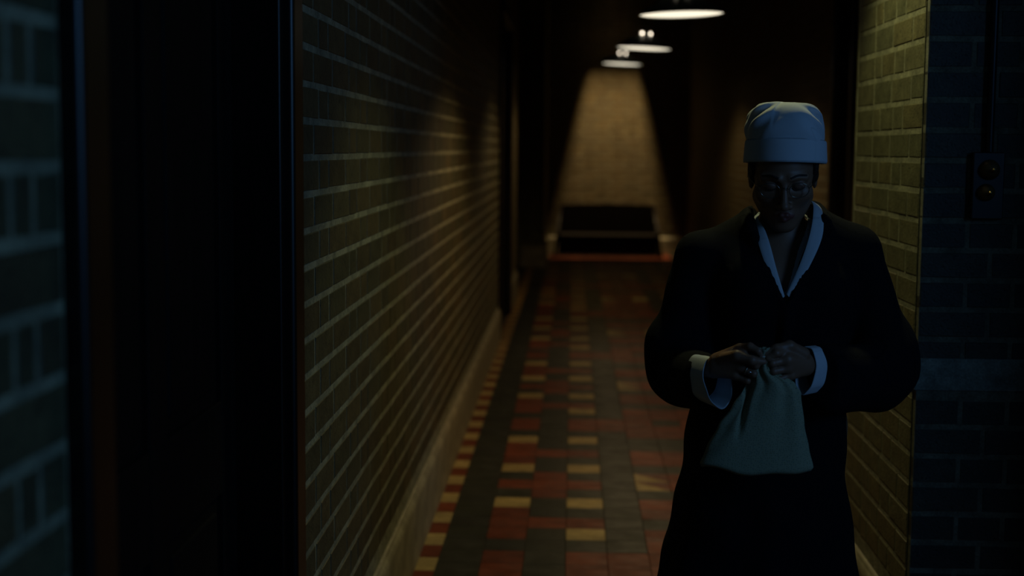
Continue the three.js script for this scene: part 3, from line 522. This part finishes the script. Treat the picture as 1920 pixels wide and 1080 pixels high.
    for (let j = 0; j < B; j++) for (let i = 0; i < A; i++) { const a = j * (A + 1) + i, b = a + A + 1; ic.push(a, a + 1, b, a + 1, b + 1, b); }
    const g2 = new THREE.BufferGeometry(); g2.setAttribute('position', new THREE.Float32BufferAttribute(pc, 3)); g2.setIndex(ic); g2.computeVertexNormals(); boxUV(g2);
    part(c, 'cap_crown', g2, capMat, 'soft white crown gathered into folds at both sides');
  }
  // shirt under the coat
  const wedge = (pts, z0) => (x, y, z) => {                          // inside (negative) between the two edges given as [y, left, right]
    let a = pts[0], b = pts[pts.length - 1]; if (y <= a[0]) return Math.max(a[0] - y, Math.abs(x - a[1]) * 0 + 0.004); if (y >= b[0]) { return Math.max(b[1] - x, x - b[2], z0 - z); }
    let i = 1; while (pts[i][0] < y) i++; a = pts[i - 1]; b = pts[i]; const t = (y - a[0]) / (b[0] - a[0]);
    return Math.max((a[1] + (b[1] - a[1]) * t) - x, x - (a[2] + (b[2] - a[2]) * t), z0 - z) * 0.85;
  };
  const shirtV = wedge([[1.2, -0.008, -0.002], [1.3, -0.046, 0.03], [1.355, -0.062, 0.056], [1.4, -0.07, 0.07]], -0.02);
  const shirt = (x, y, z) => smax(smax(smax(bodyField(x, y, z) - 0.006, y - 1.385 + 0.25 * Math.max(0, z + 0.01), 0.006), -shirtV(x, y, z), 0.004), 0.85 - y, 0.01);
  part(woman, 'shirt', fieldMesh((x, y, z) => smax(shirt(x, y, z), Math.abs(x) - 0.14, 0.01), [-0.16, 0.84, -0.16], [0.16, 1.41, 0.16], 0.007), shirtMat, 'white shirt showing in the neckline');
  // shirt collar: two strips that follow the neckline and stand up at the neck
  const strip = (rows, thick) => {                                   // rows: [inner point, outer point]; a thin cloth strip with thickness
    const p = [], id = [], n = 5, inner = new THREE.CatmullRomCurve3(rows.map(r => V(...r[0]))), outer = new THREE.CatmullRomCurve3(rows.map(r => V(...r[1]))), M = 40;
    const nor = [];
    for (let i = 0; i <= M; i++) { const a = inner.getPoint(i / M), b = outer.getPoint(i / M), ta = inner.getTangent(i / M), d = b.clone().sub(a), nn = d.clone().cross(ta).normalize(); if (nn.z < 0 && Math.abs(nn.z) > 0.2) nn.negate(); nor.push(nn);
      for (let s = 0; s < 2; s++) for (let j = 0; j <= n; j++) { const q = a.clone().lerp(b, j / n); q.addScaledVector(nn, (s ? -1 : 1) * thick * Math.sqrt(Math.max(0.04, 1 - Math.pow(2 * j / n - 1, 4)))); p.push(q.x, q.y, q.z); } }
    const W = 2 * (n + 1), ring = [...Array(n + 1).keys(), ...Array(n + 1).keys().map(j => W - 1 - j)];
    for (let i = 0; i < M; i++) for (let j = 0; j < ring.length; j++) { const k = (j + 1) % ring.length, a = i * W + ring[j], b = i * W + ring[k]; id.push(a, b, b + W, a, b + W, a + W); }
    const g = new THREE.BufferGeometry(); g.setAttribute('position', new THREE.Float32BufferAttribute(p, 3)); g.setIndex(id); g.computeVertexNormals(); return boxUV(g);
  };
  part(woman, 'shirt_collar', strip([[[0.05, 1.412, -0.03], [0.066, 1.4, -0.035]], [[0.066, 1.408, 0.0], [0.084, 1.398, -0.002]], [[0.062, 1.38, 0.05], [0.086, 1.376, 0.045]], [[0.048, 1.33, 0.088], [0.078, 1.33, 0.086]], [[0.026, 1.27, 0.106], [0.046, 1.262, 0.112]], [[-0.006, 1.2, 0.122], [0.002, 1.19, 0.126]]], 0.0022), shirtMat, 'white collar edge standing against the neck');
  part(woman, 'shirt_collar', strip([[[-0.05, 1.38, -0.035], [-0.064, 1.365, -0.04]], [[-0.06, 1.368, 0.01], [-0.074, 1.356, 0.006]], [[-0.05, 1.342, 0.062], [-0.07, 1.335, 0.056]], [[-0.042, 1.31, 0.094], [-0.066, 1.305, 0.09]], [[-0.028, 1.255, 0.11], [-0.047, 1.25, 0.11]], [[-0.01, 1.195, 0.122], [-0.016, 1.19, 0.126]]], 0.0022), shirtMat, 'narrow white collar edge half under the coat');
  // coat
  const coatField = (() => {
    const sleeves = join(0.05,
      chain([[-0.185, 1.262, -0.03], [-0.236, 1.07, 0.0], [-0.238, 0.995, 0.03]], [0.068, 0.066, 0.06], 0.04), cap([-0.238, 1.0, 0.03], [-0.195, 1.015, 0.215], 0.066, 0.056), cap([-0.215, 0.972, 0.02], [-0.17, 0.978, 0.2], 0.046, 0.046), ell([-0.275, 1.03, -0.01], [0.034, 0.06, 0.06]));
    const sleeveL = join(0.05,
      chain([[0.175, 1.285, -0.03], [0.238, 1.07, 0.0], [0.238, 1.0, 0.03]], [0.066, 0.068, 0.062], 0.04), cap([0.24, 1.01, 0.03], [0.055, 1.04, 0.22], 0.068, 0.056), cap([0.205, 0.975, 0.03], [0.09, 0.985, 0.19], 0.056, 0.05), ell([0.274, 1.04, -0.01], [0.04, 0.066, 0.06]));
    const top = join(0.06, ell([0, 1.2, -0.02], [0.185, 0.17, 0.13]), ell([-0.065, 1.19, 0.05], [0.08, 0.085, 0.07]), ell([0.065, 1.19, 0.05], [0.08, 0.085, 0.07]), cap([-0.06, 1.325, -0.035], [-0.185, 1.27, -0.03], 0.056, 0.06), cap([0.06, 1.34, -0.035], [0.18, 1.292, -0.03], 0.056, 0.058), ell([0, 1.03, -0.01], [0.17, 0.2, 0.13]), ell([-0.025, 0.86, -0.01], [0.175, 0.2, 0.148]));
    const collar = join(0.02, cap([-0.07, 1.375, -0.035], [-0.08, 1.352, 0.04], 0.019, 0.021), cap([0.076, 1.385, -0.035], [0.088, 1.36, 0.04], 0.018, 0.018), cap([-0.07, 1.375, -0.035], [0, 1.39, -0.085], 0.017), cap([0.076, 1.385, -0.035], [0, 1.39, -0.085], 0.018));
    const lapel = join(0.02, cap([0.088, 1.36, 0.045], [0.012, 1.2, 0.118], 0.016, 0.014), cap([-0.08, 1.345, 0.05], [-0.012, 1.2, 0.118], 0.02, 0.014), cap([0.0, 1.2, 0.118], [-0.03, 0.86, 0.145], 0.014, 0.012));
    const V1 = wedge([[1.186, -0.012, -0.006], [1.31, -0.06, 0.05], [1.35, -0.072, 0.074], [1.42, -0.078, 0.082]], -0.02);
    const neckHole = cap([0, 1.34, -0.03], [0, 1.5, 0.0], 0.06, 0.075);
    const skirt = (x, y, z) => {                                     // flaring skirt with soft hanging folds
      const t = (0.95 - y) / 0.7, cx = -0.028 - 0.01 * t, a = Math.atan2(x - cx, z + 0.01), fold = 1 + (0.03 * Math.sin(a * 7 + 1) + 0.02 * Math.sin(a * 12 + 2)) * Math.max(0, t);
      const rx = (0.166 + 0.118 * t) * fold, rz = (0.135 + 0.085 * t) * fold, k0 = Math.hypot((x - cx) / rx, (z + 0.01) / rz);
      return Math.max((k0 - 1) * Math.min(rx, rz) * 0.9, y - 1.02, 0.2 - y);
    };
    return (x, y, z) => {
      let d = top(x, y, z); d = smin(d, skirt(x, y, z), 0.05); d = smin(d, collar(x, y, z), 0.02);
      const s = Math.min(smax(sleeves(x, y, z), ((x + 0.2) * 0.35 + (z - 0.238) * 0.94), 0.008), smax(sleeveL(x, y, z), (-(x - 0.052) * 0.62 + (z - 0.228) * 0.78), 0.008));
      d = smin(d, s, 0.022); d = smin(d, lapel(x, y, z), 0.012);
      d = smax(d, -V1(x, y, z), 0.006); d = smax(d, -neckHole(x, y, z), 0.008);
      return d + 0.0035 * Math.sin(26 * x + 18 * y + 7 * z) * Math.sin(21 * y - 14 * z + 9 * x);
    };
  })();
  part(woman, 'coat', fieldMesh(coatField, [-0.4, 0.18, -0.28], [0.4, 1.43, 0.3], 0.0085), coatMat, 'long black wide-sleeved coat');
  // white cuffs, loose open rings of cloth standing out of the sleeves
  const cuff = (c, dir, rx, ry, l, flare, tilt) => {
    const p = [], id = [], N = 64, prof = [[0, 1, 0], [l, 1 + flare, 0], [l + 0.003, 1 + flare, -0.0015], [l, 1 + flare, -0.003], [0, 1, -0.003]], d = V(...dir).normalize(), q = new THREE.Quaternion().setFromUnitVectors(V(0, 0, 1), d);
    for (let i = 0; i <= N; i++) for (const [z, s, o] of prof) { const a = i / N * Math.PI * 2, w = 1 + 0.035 * Math.sin(a * 3 + 0.7) + 0.02 * Math.sin(a * 7), v = V(Math.cos(a) * (rx * s * w + o), Math.sin(a) * (ry * s * w + o), z * (1 - 0.3 * tilt * Math.sin(a))); v.applyQuaternion(q); p.push(c[0] + v.x, c[1] + v.y, c[2] + v.z); }
    const P = prof.length; for (let i = 0; i < N; i++) for (let j = 0; j < P - 1; j++) { const a = i * P + j, b = a + P; id.push(a, b, a + 1, b, b + 1, a + 1); }
    const g = new THREE.BufferGeometry(); g.setAttribute('position', new THREE.Float32BufferAttribute(p, 3)); g.setIndex(id); g.computeVertexNormals(); return boxUV(g);
  };
  part(woman, 'shirt_cuff', cuff([-0.213, 1.022, 0.212], [0.4, -0.03, 0.85], 0.034, 0.05, 0.085, 0.06, 0.9), shirtMat, 'loose white cuff with a hanging lower edge');
  part(woman, 'shirt_cuff', cuff([0.072, 1.043, 0.2], [-0.68, 0.02, 0.73], 0.027, 0.052, 0.075, 0.03, 0.3), shirtMat, 'loose white cuff open round the wrist');
  // ring, shoes
  function stone() { const g = new THREE.Mesh(new THREE.SphereGeometry(0.0034, 18, 12), S({ color: C(0.95, 0.95, 1), roughness: 0.06, metalness: 1 })); g.name = 'ring_glint_bead'; g.position.set(-0.1125, 1.0505, 0.3365); g.castShadow = true; return [g]; }  // mirror-bright bead added to the ring to catch a glint
  part(woman, 'finger_ring', new THREE.TorusGeometry(0.0092, 0.0013, 8, 28).applyQuaternion(new THREE.Quaternion().setFromUnitVectors(V(0, 0, 1), V(0.028, -0.011, 0.016).normalize())).translate(-0.117, 1.0522, 0.3265), S({ color: C(0.5, 0.45, 0.35), roughness: 0.4, metalness: 1 }), 'small bright ring').add(...stone());
  for (const [s, z] of [[-1, -0.04], [1, -0.01]]) part(woman, 'shoe', fieldMesh((x, y, zz) => smax(join(0.03, cap([s * 0.093, 0.06, z - 0.02], [s * 0.104, 0.032, z + 0.17], 0.045, 0.036), ell([s * 0.093, 0.07, z - 0.02], [0.042, 0.06, 0.05]))(x, y, zz), 0.002 - y, 0.004), [s * 0.098 - 0.06, -0.004, z - 0.1], [s * 0.098 + 0.06, 0.15, z + 0.24], 0.006), S({ color: C(0.008, 0.007, 0.006), roughness: 0.4 }));

  // the bag she holds, gathered between her fingers
  const bagMat = S({ color: C(1, 1, 1), map: printMap, roughness: 0.92, bumpMap: clothBump, bumpScale: 0.0008 }); printMap.repeat.set(6, 6);
  const bag = thing('cloth_bag', 'small-patterned pale cloth bag hanging gathered from the woman\'s fingers', 'bag', [0.5 - 0.086, 0.82, -3.38 + 0.285]);
  const lerpT = (l, t) => { let i = 1; while (i < l.length - 1 && l[i][0] < t) i++; const [a, b] = [l[i - 1], l[i]], q = Math.max(0, Math.min(1, (t - a[0]) / (b[0] - a[0]))), e = q * q * (3 - 2 * q) * 0.5 + q * 0.5; return a[1] + (b[1] - a[1]) * e; };
  const pb = [], ib = [], uvb = [], NA = 120, NB = 60, hb = 0.262;
  for (let j = 0; j <= NB; j++) for (let i = 0; i <= NA; i++) {
    const t = j / NB, a = i / NA * Math.PI * 2, y = hb * t, dn = 1 - t;                 // t = 0 bottom, 1 neck
    const edge = Math.max(0, 1 - t / 0.03), close = t < 0.05 ? Math.sqrt(Math.max(0, 1 - Math.pow(1 - t / 0.05, 2))) : 1;
    const lf = lerpT([[0, 0.014], [0.1, 0.017], [0.22, 0.024], [0.43, 0.057], [0.6, 0.087], [0.82, 0.113], [0.97, 0.126], [1, 0.122]], dn), rt = lerpT([[0, 0.013], [0.1, 0.02], [0.22, 0.07], [0.3, 0.085], [0.57, 0.1], [0.8, 0.113], [0.97, 0.124], [1, 0.119]], dn), dp = (0.012 + 0.02 * Math.pow(dn, 0.6)) * (0.12 + 0.88 * close);
    const pleat = Math.sin(a * 9 + 0.6) * 0.004 * Math.pow(t, 1.2) + 0.0022 * Math.sin(a * 5 + 2 + 6 * t) * (0.4 + t);
    const hw = (lf + rt) / 2, cx = (rt - lf) / 2, ca = Math.cos(a), sa = Math.sin(a), px = Math.sign(ca) * Math.pow(Math.abs(ca), 0.8);
    const slit = sa > 0 ? -0.02 * Math.exp(-Math.pow((cx + px * hw + 0.05 * dn + 0.012) / 0.005, 2)) * Math.sin(Math.PI * Math.min(1, Math.max(0, (t - 0.28) / 0.66))) : 0;
    const sag = -0.008 * Math.cos(px * 2.6 - 0.3) * Math.pow(dn, 3) + 0.004 * Math.sin(px * 6) * Math.pow(dn, 5);
    pb.push(cx + px * hw + pleat * ca, y + sag, sa * dp + pleat * sa + slit + 0.036 * t); uvb.push(px * hw, y);
  }
  for (let j = 0; j < NB; j++) for (let i = 0; i < NA; i++) { const a = j * (NA + 1) + i, b = a + NA + 1; ib.push(a, b, a + 1, a + 1, b, b + 1); }
  const gb = new THREE.BufferGeometry(); gb.setAttribute('position', new THREE.Float32BufferAttribute(pb, 3)); gb.setAttribute('uv', new THREE.Float32BufferAttribute(uvb, 2)); gb.setIndex(ib); gb.computeVertexNormals();
  part(bag, 'bag_cloth', gb, bagMat);
  const ruff = []; for (let i = 0; i <= 36; i++) { const a = i / 36 * Math.PI * 2; ruff.push(a); }
  const pr = [], ir = []; [[0.0, 0.011], [0.008, 0.009], [0.018, 0.014], [0.024, 0.0155], [0.022, 0.012], [0.016, 0.006], [0.012, 0.001]].forEach(([y, r]) => ruff.forEach(a => { const w = 1 + 0.16 * Math.sin(a * 6); pr.push(Math.cos(a) * r * w, hb + y - 0.004 + 0.002 * Math.sin(a * 4), Math.sin(a) * r * w + 0.036); }));
  for (let j = 0; j < 6; j++) for (let i = 0; i < 36; i++) { const a = j * 37 + i, b = a + 37; ir.push(a, b, a + 1, a + 1, b, b + 1); }
  const gr = new THREE.BufferGeometry(); gr.setAttribute('position', new THREE.Float32BufferAttribute(pr, 3)); gr.setIndex(ir); gr.computeVertexNormals(); boxUV(gr);
  part(bag, 'gathered_top', gr, bagMat);
  part(bag, 'drawstring', new THREE.TorusGeometry(0.0115, 0.0018, 8, 28).rotateX(Math.PI / 2).translate(0, hb + 0.002, 0.036), S({ color: C(0.5, 0.48, 0.4), roughness: 0.9 }));
}
renderer.render(scene, camera);
